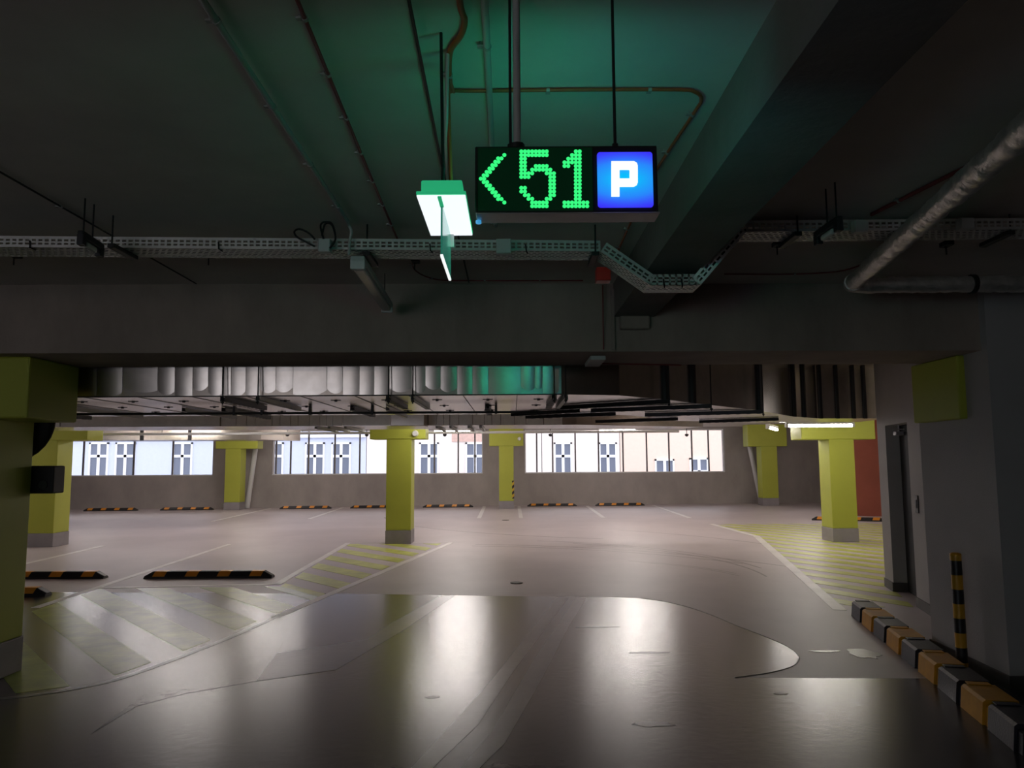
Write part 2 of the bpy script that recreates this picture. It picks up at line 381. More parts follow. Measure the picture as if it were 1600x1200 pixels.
for u, v, r in ((807, 911, .085), (790, 813, .10)):
    c = px(u, v, Z=0); t = tag(MB().tube([(c.x, c.y, .0), (c.x, c.y, .008)], r, 20).build('drain_cover', 'blackm'), 'round black drain cover in the floor, %s' % ('the nearer one, just beyond the polished dark area' if r < .09 else 'the farther one, near the white bay lines'), 'drain cover')

# ================================================================ COLUMNS
def column(x0, x1, y0, y1, cx0, cx1, zc, label, pl=.27, cy=.03):
    t = thing('concrete_column', label, 'column', ((x0 + x1) / 2, (y0 + y1) / 2, 0))
    MB().bbox(x0, x1, y0, y1, pl, H - .002, .012).build('shaft', 'lime', t)
    MB().bbox(cx0, cx1, y0 - cy, y1 + cy, zc, HB - .002 if cx0 > -5.2 and y0 < 7 else H - .003, .015).build('capital', 'lime', t)
    MB().bbox(x0 - .006, x1 + .006, y0 - .006, y1 + .006, .001, pl, .008).build('plinth', 'plinth', t)
    return t
ca = column(-4.56, -3.93, 5.72, 6.32, -4.96, -3.60, px(110, 660, Y=6.3).z, 'dark lime column with wide capital at the near left edge under the beam')
cb = column(-2.57, -2.06, 15.72, 16.24, -2.91, -1.77, 2.11, 'lime square column with grey base standing in the striped island in mid hall')
cc = column(-9.70, -9.15, 15.5, 16.05, -9.95, -8.55, 2.12, 'bright lime column on the left, seen just beyond the black box')
ce = column(6.41, 6.92, 15.6, 16.15, 5.85, 7.35, 2.05, 'bright lime column on the green striped apron before the red wall')
cf = column(-10.2, -9.65, 27.4, 27.95, -10.55, -9.05, 2.16, 'lime column by the window wall, left of the blue facade windows')
cg = column(-.475, .04, 27.28, 27.8, -.82, .39, 2.2, 'lime column between the two wide windows, with a hazard strip')
ch = column(9.10, 9.68, 28.2, 28.75, 8.62, 10.05, 2.15, 'lime column at the right end of the window wall')
# hazard strip on the middle one
hz = MB().box(-.02, .055, 27.262, 27.28, .35, .98)
hzm = striped('hazard_stripes', (.62, .40, .02), (.012, .01, .012), .16); 
nt = hzm.node_tree
sp = [n for n in nt.nodes if n.type == 'SEPXYZ'][0]; tcn = [n for n in nt.nodes if n.type == 'TEX_COORD'][0]
mpn = nt.nodes.new('ShaderNodeMapping'); mpn.inputs['Rotation'].default_value = (0, math.radians(40), 0)
nt.links.new(tcn.outputs['Object'], mpn.inputs[0]); nt.links.new(mpn.outputs[0], sp.inputs[0])
o = hz.build('hazard_strip', hzm, cg); o['label'] = 'black and yellow diagonal hazard strip'
# heads of lamps / sensors on capitals
for cobj, x, y, z in ((cb, -1.98, 15.64, 2.22), (cg, .25, 27.2, 2.45)):
    mb = MB(); n = 12
    mb.tube([(x, y - .02, z), (x, y + .055, z)], .07, 16, rads=[.05, .07]); s = mb.build('wall_sensor', 'whitep', cobj); s['label'] = 'round white sensor'
# capital that stands out of the pier on the right
tag(MB().bbox(3.46, 3.95, 5.93, 6.62, px(1500, 655, Y=6.0).z, HB - .002, .012).build('column_capital', 'lime'), 'dark lime capital block standing out of the grey pier at the beam\'s right end', 'column capital')
# slanting pale braces beside the end columns
for (a, b, lab) in (((402, 682), (386, 797), 'pale slanting pipe beside the left lime column by the windows'), ((1168, 682), (1190, 791), 'pale slanting pipe beside the right lime column by the windows')):
    Y = 28.3 if a[0] < 800 else 29.5; p, q = px(*a, Y=Y), px(*b, Y=Y); q.z = .02; p = q + (p - q) * (2.93 - .02) / (p.z - q.z)
    mb = MB().tube([q, p], .09, 12); t = tag(mb.build('slanting_pipe', 'whitep'), lab, 'pipe')

# ================================================================ WHEEL STOPS
def make_stop(label):
    t = thing('wheel_stop', label, 'wheel stop', group='rubber wheel stops')
    L, W_, h = .915, .15, .10
    prof = [(-W_ / 2, 0), (W_ / 2, 0), (W_ / 2, .03), (.045, h), (-.045, h), (-W_ / 2, .03)]
    vs = []; 
    for sx, k in ((-L, .0), (-L + .12, 1.), (L - .12, 1.), (L, .0)):
        for y, z in prof: vs.append((sx, y, z if k else z * .35))
    n = 6; fs = [tuple(range(n)), tuple(range(3 * n, 4 * n))]
    for i in range(3):
        for k in range(n): fs.append((i * n + k, i * n + (k + 1) % n, (i + 1) * n + (k + 1) % n, (i + 1) * n + k))
    MB().add(vs, fs).build('rubber_body', 'rubber', t)
    for x in (-.69, -.23, .23, .69):
        mb = MB()
        for s in (-1, 1):
            a = (s * .0758, .032); b = (s * .0462, h + .001)
            mb.add([(x - .10, a[0], a[1]), (x + .07, a[0], a[1]), (x + .10, b[0], b[1]), (x - .07, b[0], b[1]),
                    (x - .10, a[0] * .96, a[1]), (x + .07, a[0] * .96, a[1]), (x + .10, b[0] * .92, b[1]), (x - .07, b[0] * .92, b[1])],
                   [(0, 1, 2, 3), (7, 6, 5, 4), (0, 4, 5, 1), (1, 5, 6, 2), (2, 6, 7, 3), (3, 7, 4, 0)])
        mb.box(x - .07, x + .10, -.046, .046, h - .001, h + .0025)
        mb.build('reflector', 'orange', t)
    return t
stops = [(-4.36, 11.25, 0, 'rubber wheel stop with amber reflectors, nearest whole one, left of the striped island'),
         (-6.78, 11.28, 0, 'rubber wheel stop in the bay beside the nearest one, partly behind the left column'),
         (-6.75, 9.86, 0, 'rubber wheel stop end peeking from behind the near left column, the lowest in view'),
         (-7.45, 27.95, .06, 'wheel stop under the blue facade window, leftmost in front of that window'),
         (-4.95, 28.1, .06, 'wheel stop below the wide left window, partly behind the mid hall column'),
         (-2.36, 28.35, .06, 'wheel stop below the wide left window, right of the mid hall column'),
         (1.45, 28.65, .06, 'wheel stop below the wide right window, next to the hazard striped column'),
         (3.97, 28.75, .06, 'wheel stop below the wide right window, the right one of the two'),
         (-14.15, 27.35, .06, 'wheel stop under the far left window, the left one of the two'),
         (-11.55, 27.55, .06, 'wheel stop under the far left window, the one nearer the lime column'),
         (9.05, 21.0, -.35, 'wheel stop in front of the red wall, behind the bright lime column')]
proto = None
for x, y, r, lab in stops:
    t = make_stop(lab) if proto is None else copy_tree(proto)
    if proto is None: proto = t
    t.location = (x, y, .0005); t.rotation_euler.z = r; t['label'] = lab

# ================================================================ KERB BLOCKS
kp = [(3.56, 8.30), (2.78, 4.40)]
k0, k1 = Vector(kp[0]), Vector(kp[1]); kd = (k1 - k0).normalized(); ang = math.atan2(kd.y, kd.x)
def make_kerb(m, label):
    t = thing('kerb_block', label, 'kerb block', group='black and yellow kerb blocks')
    mb = MB(); L = .44
    # body with sloped front, tongue that laps the next block
    prof = [(0, 0), (.225, 0), (.215, .15), (.03, .15), (.012, .135)]
    def extr(x0, x1, pr):
        n = len(pr); vs = [(x0, y, z) for y, z in pr] + [(x1, y, z) for y, z in pr]
        mb.add(vs, [tuple(range(n)), tuple(range(n, 2 * n))] + [(i, (i + 1) % n, n + (i + 1) % n, n + i) for i in range(n)])
    extr(.008, L - .075, prof)
    extr(L - .075, L - .008, [(.018, 0), (.205, 0), (.20, .125), (.04, .125), (.028, .115)])
    mb.build('block_body', m, t)
    for y in (.07, .16):
        MB().tube([(L - .04, y, .122), (L - .04, y, .135)], .014, 10).build('bolt_head', 'steel', t)
    MB().bbox(-.035, .03, .05, .19, .149, .156, .003).build('lap_plate', m, t)
    return t
pk = {}
names = ['black kerb block at the far end of the striped kerb', 'yellow kerb block, second from the far end', 'black kerb block, third from the far end', 'yellow kerb block, fourth from the far end',
         'black kerb block, fifth from the far end', 'yellow kerb block beside the striped bollard', 'black kerb block, just nearer than the bollard',
         'large yellow kerb block, the nearest yellow one', 'black kerb block at the lower right corner of the picture']
for i in range(9):
    m = 'kblack' if i % 2 == 0 else 'kyellow'
    if m not in pk: t = make_kerb(m, names[i]); pk[m] = t
    else: t = copy_tree(pk[m])
    p = k0 + kd * (.44 * i); t.location = (p.x, p.y, .0025); t.rotation_euler.z = ang; t['label'] = names[i]

# bollard
bx, by = 3.40, 6.12
b = thing('bollard', 'slim black and yellow banded bollard standing behind the kerb by the grey pier', 'bollard', (bx - .0, by, .003))
bx, by = 3.385, 5.98; b.location = (bx, by, .003); b['_o'] = (bx, by, .003)
MB().tube([(bx, by, .012), (bx, by, .905)], .040, 20).build('post', 'bands', b)
MB().tube([(bx, by, .905), (bx, by, .915), (bx, by, .922)], .041, 20, rads=[.041, .039, .02]).build('cap', 'kyellow', b)
MB().tube([(bx, by, .003), (bx, by, .014)], .048, 20).build('base_flange', 'rubber', b)

# ================================================================ THINGS ON THE NEAR LEFT COLUMN
mm = thing('convex_mirror', 'round black back of a convex mirror fixed to the near left column', 'mirror', (-3.98, 6.2, 2.0))
_m = px(92, 655, Y=6.45); c = Vector((_m.x - .36, 6.35, _m.z)); mb = MB(); N = 28
rings = [(.0, .0), (.18, .015), (.31, .03), (.35, .05), (.36, .065), (.34, .07)]
vs = []
for r, d in rings:
    for k in range(N): vs.append((c.x + r * math.cos(2 * PI * k / N), c.y + d, c.z + r * math.sin(2 * PI * k / N)))
fs = []
for i in range(len(rings) - 1):
    for k in range(N): fs.append((i * N + k, i * N + (k + 1) % N, (i + 1) * N + (k + 1) % N, (i + 1) * N + k))
mb.add(vs, fs, True); mb.build('mirror_back', 'blackp', mm)
mb = MB(); vs = []
for r, d in ((.335, .07), (.25, .082), (.12, .092), (.0, .095)):
    for k in range(N): vs.append((c.x + r * math.cos(2 * PI * k / N), c.y + d, c.z + r * math.sin(2 * PI * k / N)))
mb.add(vs, [(i * N + k, i * N + (k + 1) % N, (i + 1) * N + (k + 1) % N, (i + 1) * N + k) for i in range(3) for k in range(N)], True).build('mirror_glass', 'galv2', mm)
MB().tube([(c.x, 6.31, c.z), (c.x, 6.40, c.z)], .02, 10).build('bracket', 'blackm', mm)
q0, q1 = px(40, 728, Y=6.36), px(85, 771, Y=6.36)
bb = thing('speaker_box', 'square black box on the side of the near left column below the mirror', 'box', (-3.98, 6.1, q1.z))
MB().bbox(-4.2, q1.x, 6.335, 6.5, q1.z, q0.z, .012).build('case', 'blackp', bb)
mb = MB().tube([(q1.x - .08, 6.336, q1.z + .07), (q1.x - .08, 6.325, q1.z + .07)], .035, 16).build('lens', mat('painted_grey_reflection', (.03, .035, .033), .3), bb)  # disc paints a faint grey reflection on the box, no actual lens

# ================================================================ DUCTS
def duct(name, label, poly, z0, z1, m='galv'):
    t = thing(name, label, 'duct', (poly[0][0], poly[0][1], z0))
    n = len(poly)
    MB().prism(poly, z0 + .002, z1).build('duct_body', m, t)
    return t
poly1 = [(-9, 6.5), (.42, 6.5), (.93, 6.62), (1.42, 7.10), (1.96, 7.76), (2.81, 8.72), (3.62, 9.95), (4.15, 10.45), (5.2, 10.55), (5.2, 11.5), (3.6, 11.5), (2.3, 10.9), (1.5, 9.6), (1.0, 9.15), (-9, 9.12)]
D1 = duct('ventilation_duct', 'wide galvanised duct running along behind the beam and bending away to the right', poly1, 2.2, 2.945)
# thin underside sheet, flatter and shinier than the sides
u = MB()
def inset(poly, d):
    cx = sum(p[0] for p in poly) / len(poly); cy = sum(p[1] for p in poly) / len(poly)
    return poly
u.prism(poly1, 2.1985, 2.202).build('underside_sheet', 'galv2', D1)
# pillowed panels of the front face
xs = [-9, -8.3, -7.7, -7.1, -6.5, -5.9, -5.3, -4.7] + [px(v, 600, Y=6.48).x for v in (120, 150, 190, 245, 272, 300, 324, 346, 360, 383, 405, 430, 457, 510, 535, 561, 584, 608, 643, 664, 688, 714, 738, 763, 814, 836, 848)] + [.40]
for i in range(len(xs) - 1):
    a, b_ = xs[i], xs[i + 1]
    if b_ - a < .02: continue
    tilt = random.uniform(-.105, -.07); yaw = random.uniform(-.012, .012); z0, z1 = 2.203, 2.93; nx_, nz_ = 8, 10
    vs = []; fs = []
    for iz in range(nz_ + 1):
        for ix in range(nx_ + 1):
            fx, fz = ix / nx_, iz / nz_; bul = .0025 * (1 - (2 * fx - 1) ** 2) * min(1, (b_ - a) / .15) + .003 * (1 - (2 * fz - 1) ** 2)
            vs.append((a + .002 + (b_ - a - .004) * fx, 6.498 - .014 - bul + tilt * (fz - .5) * .4 + yaw * (fx - .5) * (b_ - a), z0 + (z1 - z0) * fz))
    W1 = nx_ + 1
    for iz in range(nz_):
        for ix in range(nx_): fs.append((iz * W1 + ix, iz * W1 + ix + 1, (iz + 1) * W1 + ix + 1, (iz + 1) * W1 + ix))
    n0 = len(vs); vs += [(v[0], 6.4995, v[2]) for v in vs[:n0]]
    fs += [tuple(j + n0 for j in f[::-1]) for f in fs[:nx_ * nz_]]
    rim = list(range(nx_ + 1)) + [k * W1 + nx_ for k in range(1, nz_ + 1)] + [nz_ * W1 + k for k in range(nx_ - 1, -1, -1)] + [k * W1 for k in range(nz_ - 1, 0, -1)]
    for j in range(len(rim)): fs.append((rim[j], rim[(j + 1) % len(rim)], rim[(j + 1) % len(rim)] + n0, rim[j] + n0))
    nf = nx_ * nz_
    MB().add(vs[:n0], fs[:nf], True).add(vs, fs[nf:], False).build('side_panel', 'galv', D1)
MB().box(-9, .42, 6.47, 6.4995, 2.195, 2.203).build('bottom_flange', 'blackm', D1)
# flanges on the slanting face
M['dgalv'] = mat('dark_flange', (.05, .05, .055), .5, .6)
def along(poly, i, s): 
    a, b_ = Vector(poly[i]), Vector(poly[i + 1]); return a + (b_ - a) * s, (b_ - a).normalized()
for u_ in (1039, 1082, 1186, 1240, 1256, 1281, 1308, 1334, 1352):
    best = None
    for i in range(2, 8):
        a, b_ = Vector(poly1[i]), Vector(poly1[i + 1])
        for k in range(41):
            p = a + (b_ - a) * k / 40
            r = (p.x / (p.y * math.cos(TH) + .6 * math.sin(TH)) * F + 800) - u_
            if best is None or abs(r) < best[0]: best = (abs(r), p, (b_ - a).normalized())
    p, d = best[1], best[2]; nrm = Vector((d.y, -d.x))
    wd = .03 if u_ in (1039, 1082, 1186) else .018
    MB().prism([p - d * wd, p + d * wd, p + d * wd + nrm * .03, p - d * wd + nrm * .03], 2.195, 2.93).build('flange', 'dgalv', D1)
# bolts under the duct
for k in range(60):
    x = -8.5 + (k % 20) * .46; y = 6.95 + (k // 20) * .72
    if x > .4: continue
    mb = MB().tube([(x, y, 2.185), (x, y, 2.1985)], .014, 8)
    mb.box(x - .045, x + .045, y - .006, y + .006, 2.193, 2.1985)
    mb.build('underside_bolt', 'dgalv', D1)
for k in range(20): MB().box(-8.7 + k * .46, -8.694 + k * .46, 6.51, 9.1, 2.194, 2.1984).build('underside_seam', 'dgalv', D1)
poly2 = [(-9, 11.7), (1.0, 11.9), (3.2, 12.9), (3.0, 13.6), (1.5, 13.3), (-9, 12.9)]
D2 = duct('ventilation_duct', 'second galvanised duct farther back, its side a pale row of panels above the columns', poly2, 2.2, 2.7)
MB().prism(poly2, 2.1985, 2.202).build('underside_sheet', 'galv2', D2)
xs2 = [-9, -8.4, -7.6, -6.9] + [px(v, 656, Y=11.75).x for v in (344, 368, 384, 398, 424, 436, 452, 464, 482, 498, 508, 518, 534)]
xs2 += [px(v, 656, Y=11.75).x for v in (620, 668, 682, 692, 702, 716, 738, 756, 768, 782, 804, 822, 850, 880)]
for i in range(len(xs2) - 1):
    a, b_ = xs2[i], xs2[i + 1]; yb = 11.7 + .02 * (a + 9); tl = random.uniform(.0, .03)
    vs = [(a + .006, yb - .02, 2.204), (b_ - .006, yb - .018, 2.204), (b_ - .006, yb - .018 + tl * .3, 2.66), (a + .006, yb - .02 + tl * .3, 2.66), (a + .006, yb + .01, 2.204), (b_ - .006, yb + .01, 2.204), (b_ - .006, yb + .01, 2.66), (a + .006, yb + .01, 2.66)]
    MB().add(vs, [(0, 1, 2, 3), (7, 6, 5, 4), (0, 4, 5, 1), (1, 5, 6, 2), (2, 6, 7, 3), (3, 7, 4, 0)]).build('side_panel', 'galvf', D2)
MB().bbox(-1.80, -1.30, 11.35, 11.86, 2.17, 2.5, .008).build('branch_box', 'galv', D2)
# far branch seen at the left through the hall
D3 = duct('ventilation_duct', 'farther galvanised duct at the left, low above the far left window', [(-14.5, 19.5), (-6.6, 20.2), (-5.9, 21.4), (-14.5, 20.9)], 2.25, 2.7)
for x in (-13.2, -12.0, -10.8, -9.6, -8.4): 
    y = 19.5 + (x + 14.5) * .0886
    MB().box(x - .04, x + .04, y - .03, y + .02, 2.24, 2.68).build('flange', 'dgalv', D3)

# hangers under the ducts: channel + rods
def hanger(p, q, lab, rods=(0, 1), slotted=False, wd=.021, ztop=2.94):
    p, q = Vector(p), Vector(q); d = (q - p).normalized(); nrm = Vector((-d.y, d.x, 0)); z = 2.153
    t = thing('duct_hanger', lab, 'duct hanger', (p.x, p.y, z), 'channel hangers under the ducts')
    mb = MB()
    for a0, a1, z0, z1 in ((-wd, wd, z, z + .004), (-wd, -wd + .004, z, z + .041), (wd - .004, wd, z, z + .041)):
        P = [p + nrm * a0, q + nrm * a0, q + nrm * a1, p + nrm * a1]; mb.prism([v.xy for v in P], z0, z1)
    if slotted:
        L = (q - p).length; k = 0
        while k * .11 < L - .05:
            c_ = p + d * (k * .11 + .03); mb.prism([(c_ + nrm * wd * 1.5).xy, (c_ + d * .04 + nrm * wd * 1.5).xy, (c_ + d * .04 - nrm * wd * 1.5).xy, (c_ - nrm * wd * 1.5).xy], z - .003, z); k += 1
    mb.build('channel', 'steel' if not slotted else 'dgalv', t)
    for k in rods:
        c_ = (p if k == 0 else q) + (d * -.0 if k == 0 else d * 0)
        MB().tube([(c_.x, c_.y, z - .03), (c_.x, c_.y, ztop)], .006, 8).build('threaded_rod', 'blackm', t)
        MB().tube([(c_.x, c_.y, z - .018), (c_.x, c_.y, z - .003)], .014, 6).build('nut', 'blackm', t)
    return t
Yf = 6.436
for (u_, Y1, lab, sl) in [(348, 7.55, 'slotted channel hanger under the near duct, left of the cluster', True), (403, 7.7, 'plain channel hanger under the near duct, second from the left', False),
                          (607, 7.5, 'slotted channel hanger at the near duct\'s front, left of the mid hall column', True), (645, 7.6, 'plain channel hanger under the near duct, right of the mid hall column', False),
                          (866, 7.55, 'slotted channel hanger where the near duct begins to bend', True)]:
    x = px(u_, 618, Y=Yf).x; hanger((x, Yf, 0), (x, Y1, 0), lab, rods=(0,), slotted=sl)
x = px(884, 618, Y=Yf).x; hanger((x, Yf, 0), (x, 7.6, 0), 'plain channel hanger beside the slotted one at the duct bend', rods=(0,))
for i, (a, b_) in enumerate([((-1.59, 7.62), (-1.58, 8.75)), ((-1.25, 7.7), (-1.25, 9.0)), ((-2.9, 7.7), (-2.88, 9.1)), ((-3.3, 7.7), (-3.25, 9.0)), ((-.25, 7.62), (-.25, 8.6)), ((-4.3, 7.0), (-4.25, 8.8)), ((-5.0, 7.2), (-4.95, 9.0))]):
    hanger((*a, 0), (*b_, 0), 'short hanger under the back of the near duct, ' + ['middle left of the mid hall column', 'middle behind the mid hall column', 'left part', 'left part beside another', 'middle right of the mid hall column', 'far left end', 'far left end, the outermost'][i], rods=(), slotted=i % 2 == 0)
dl = ['first at the bend', 'second at the bend', 'third, the longest on the slant', 'behind the first', 'behind the second', 'in the middle of the slant', 'at the right end']
for i, (a, b_) in enumerate([((1.43, 6.98), (.47, 7.75)), ((1.98, 7.62), (.85, 8.2)), ((2.80, 8.55), (1.56, 9.0)), ((.71, 8.2), (0, 8.8)), ((1.18, 8.8), (.17, 9.3)), ((2.13, 9.9), (1.15, 10.5)), ((3.5, 10.1), (2.6, 10.65))]):
    hanger((*a, 0), (*b_, 0), 'dark channel hanger slanting under the bent duct, ' + dl[i], rods=(0,) if i in (0, 1, 2) else (), slotted=True, wd=.026)
for i, u_ in enumerate((685, 706, 734, 752, 500, 520, 545)):
    x = px(u_, 667, Y=12.0).x; hanger((x, 11.75, 0), (x, 13.2, 0), 'small hanger under the second duct, ' + ['right of the mid hall column, first', 'right of the mid hall column, second', 'right of the mid hall column, third', 'right of the mid hall column, fourth', 'left of the mid hall column, first', 'left of the mid hall column, second', 'left of the mid hall column, nearest to it'][i], rods=())
# sprinkler main crossing under the duct
t = thing('sprinkler_pipe', 'thin black pipe crossing below the near duct from side to side', 'pipe', (-8, 7.55, 2.13))
MB().tube([(-8.5, 7.5, 2.125), (.55, 7.64, 2.125)], .012, 10).build('pipe_run', 'blackm', t)
for u_ in (485, 582, 775, 367, 410):
    x = px(u_, 638, Y=7.6).x; MB().bbox(x - .012, x + .012, 7.57, 7.63, 2.105, 2.197, .004).build('pipe_clamp', 'blackm', t)
t = thing('sprinkler_pipe', 'pale straight pipe running just above the window tops across the hall', 'pipe', (-9, 15, 2.2))
MB().tube([(-9, 16.45, 2.27), (3.6, 16.6, 2.27)], .028, 10).build('pipe_run', 'whitep', t)
for x in (-7.5, -4.5, -1.0, 2.0): MB().tube([(x, 16.45 + (x + 9) * .0119, 2.28), (x, 16.45 + (x + 9) * .0119, H)], .006, 6).build('hanger_rod', 'steel', t)
for i, u_ in enumerate((449, 573, 695, 860, 1073)):
    p = px(u_, 680, Y=17.5)
    s = thing('ceiling_sensor', 'small dark round head above the windows, number %s from the left' % ['one', 'two', 'three', 'four', 'five'][i], 'sensor', (p.x, p.y, p.z))
    MB().tube([(p.x, p.y, p.z - .03), (p.x, p.y, p.z), (p.x, p.y, p.z + .03)], .04, 12, rads=[.02, .045, .04]).build('head', 'dgalv', s)
    MB().tube([(p.x, p.y, p.z + .03), (p.x, p.y, H)], .008, 8).build('stem', 'dgalv', s)

# ================================================================ LAMPS OF THE HALL
def batten(label, lit='tube'):
    t = thing('strip_lamp', label, 'lamp', group='strip lamps of the far hall')
    MB().bbox(-.63, .63, -.045, .045, .02, .075, .01).build('housing', 'whitep', t)
    MB().tube([(-.60, 0, 0), (.60, 0, 0)], .032, 12).build('lamp_tube', lit, t)
    for s in (-1, 1): MB().bbox(s * .615 - .02, s * .615 + .02, -.045, .045, -.035, .03, .006).build('end_cap', 'whitep', t)
    for s in (-.4, .4): MB().tube([(s, 0, .07), (s, 0, .34)], .004, 6).build('suspension_wire', 'steel', t)
    return t
lp = batten('lit white strip lamp glowing above the lime column at the right', 'tube'); lp.location = (5.65, 14.12, 2.27); lp.rotation_euler.z = .02
for ch_ in lp.children:
    if ch_.name.startswith('suspension'): ch_.scale = (1, 1, 2.25); ch_.location.z = -.0875
l2 = copy_tree(lp)
for ch_ in l2.children:
    if ch_.name.startswith('suspension'): ch_.scale = (1, 1, 1.97); ch_.location.z = -.068
l2.location = (5.75, 17.0, 2.34); l2.rotation_euler.z = 1.1; l2['label'] = 'smaller lit strip lamp left of the bright one, nearly end on'
spots = [(-6.0, 14.9), (-1.25, 14.9), (2.2, 16.8), (-5.6, 18.6), (-1.25, 18.4), (3.3, 19.4), (-8.6, 18.4), (-6.6, 21.8), (-1.4, 22), (3.7, 22.6), (7.6, 20.2), (8.4, 12.6), (-11.5, 13), (-12.5, 18), (-13, 24), (9.3, 24), (-2.0, 25.6), (3.5, 25.6), (-8.5, 25.4)]  # unseen lamps added to light the hall and streak the floor
for x, y in spots:
    l = copy_tree(lp); l.location = (x, y, 2.60 if y < 20 else 2.66); l.rotation_euler.z = 0
    for ch_ in l.children:
        if ch_.name.startswith('suspension'): ch_.scale = (1, 1, 1 if y < 20 else .78); ch_.location.z = 0 if y < 20 else .0154
    l['label'] = 'lit strip lamp added to light the hall, hidden by the ducts'
# lamps added behind the viewpoint to brighten ceiling, beam and duct
for x, y in ((-4.6, -.9), (-3.1, -.95), (2.6, -1.6)):
    l = copy_tree(lp); l.location = (x, y, 2.66); l.rotation_euler.z = 0; l['label'] = 'added strip lamp behind the viewpoint, lighting the near bay'
    for ch_ in l.children:
        if ch_.name.startswith('suspension'): ch_.scale = (1, 1, .78); ch_.location.z = .0154
        if ch_.name.startswith('lamp_tube'):
            me = ch_.data.copy(); me.materials[0] = M['spot']; ch_.data = me

# ================================================================ THE SIGN
SY = 2.0
def fp(u_, v): return px(u_, v, Y=SY)
sg = thing('parking_sign', 'hanging black display box with green lit arrow and 51 and a blue lit P', 'sign', (.15, 2.04, 2.29))
x0, x1 = fp(742, 280).x, fp(1028, 280).x; z1 = fp(880, 227).z; z0 = fp(880, 333).z
hb = MB().bbox(x0, x1, SY + .004, SY + .075, z0 + .004, z1, .003); hb.build('housing', 'blackp', sg)
MB().bbox(x0 + .003, x1 + .004, SY + .002, SY + .082, z0 - .0005, z0 + .0035, .0015).build('bottom_plate', 'alu', sg)
sc0, sc1 = fp(747, 280).x, fp(926, 280).x
MB().box(sc0, sc1, SY - .0005, SY + .004, fp(800, 329).z, fp(800, 231).z).build('display_screen', 'screen', sg)
# led matrix: 36 x 18 dots; picked rows of the digits as seen (pitch 5.62 px)
grid = []
P_ = 5.62
# arrow <
tip_x, tip_y = 754.0, 279.5
for k in range(-7, 8):
    off = abs(k)
    for e in (0, 1):
        if off == 7 and e == 0: continue
        if e == 2 and off == 0: continue
        x_ = tip_x + (off * .86 + e - .5) * P_ * .93 - 0
        if x_ < 751.3: continue
        if e == 2 and off in (6, 7): pass
        grid.append((x_ if e < 2 else x_ , tip_y + k * 5.3))
five = [
"########..",
"########..",
"##........",
"##........",
"##..####..",
"##.######.",
"####...###",
"###.....##",
"........##",
"........##",
"##......##",
"##......##",
".##.....##",
"..##...##.",
"...#####..",
"...#####.."]
one = [
"...##..",
"..###..",
".####..",
"#####..",
"##.##..",
"...##..",
"...##..",
"...##..",
"...##..",
"...##..",
"...##..",
"...##..",
"...##..",
"...##..",
"#######",
"#######"]
def art(rows, xl, xr, yt, yb):
    nr = len(rows); nc = max(len(r) for r in rows)
    for j, r in enumerate(rows):
        for i, ch__ in enumerate(r):
            if ch__ == '#': grid.append((xl + (xr - xl) * i / (nc - 1), yt + (yb - yt) * j / (nr - 1)))
art(five, 814.5, 865.5, 236.8, 322.3)
art(one, 882.0, 917.5, 236.8, 322.3)
for nm, ua, ub, lab in (('lit_arrow', 740, 800, 'green lit arrow pointing left'), ('lit_digit', 800, 873, 'green lit digit 5'), ('lit_digit', 873, 930, 'green lit digit 1')):
    d1 = MB()
    for gx, gy in grid:
        if ua <= gx < ub:
            p = fp(gx, gy); r = 3.25 / F * 2.05
            d1.tube([(p.x, SY - .0015, p.z), (p.x, SY + .0005, p.z)], r, 8)
            d1.tube([(p.x, SY - .0028, p.z), (p.x, SY - .0016, p.z)], r * .45, 6)
    o = d1.build(nm, 'led', sg); o['label'] = lab
# blue P panel with round corners
cx_, cz_ = (fp(933.5, 280).x + fp(1020, 280).x) / 2, (fp(976, 238).z + fp(976, 324).z) / 2
hw, hh = (fp(1020, 280).x - fp(933.5, 280).x) / 2, (fp(976, 238).z - fp(976, 324).z) / 2
def rrect(cx, cz, hw, hh, r, n=6):
    pts = []
    for (sx, sz, a0) in ((1, 1, 0), (-1, 1, 90), (-1, -1, 180), (1, -1, 270)):
        for k in range(n + 1):
            a = math.radians(a0 + 90 * k / n); pts.append((cx + sx * (hw - r) + r * math.cos(a), cz + sz * (hh - r) + r * math.sin(a)))
    return pts
def slab_xz(mb, pts, y0, y1):
    n = len(pts); vs = [(p[0], y0, p[1]) for p in pts] + [(p[0], y1, p[1]) for p in pts]
    mb.add(vs, [tuple(range(n)), tuple(range(n, 2 * n))[::-1]] + [(i, (i + 1) % n, n + (i + 1) % n, n + i) for i in range(n)]); return mb
pb = thing('tmp', 'x', 'x'); bpy.data.objects.remove(pb)
mbp = slab_xz(MB(), rrect(0, 0, hw, hh, .008), -.002, .003)
po = mbp.build('parking_panel', 'pblue', None); po.parent = sg; po.location = Vector((cx_, SY, cz_)) - Vector(sg['_o']); po['_o'] = (0., 0., 0.); po['label'] = 'lit blue square panel'
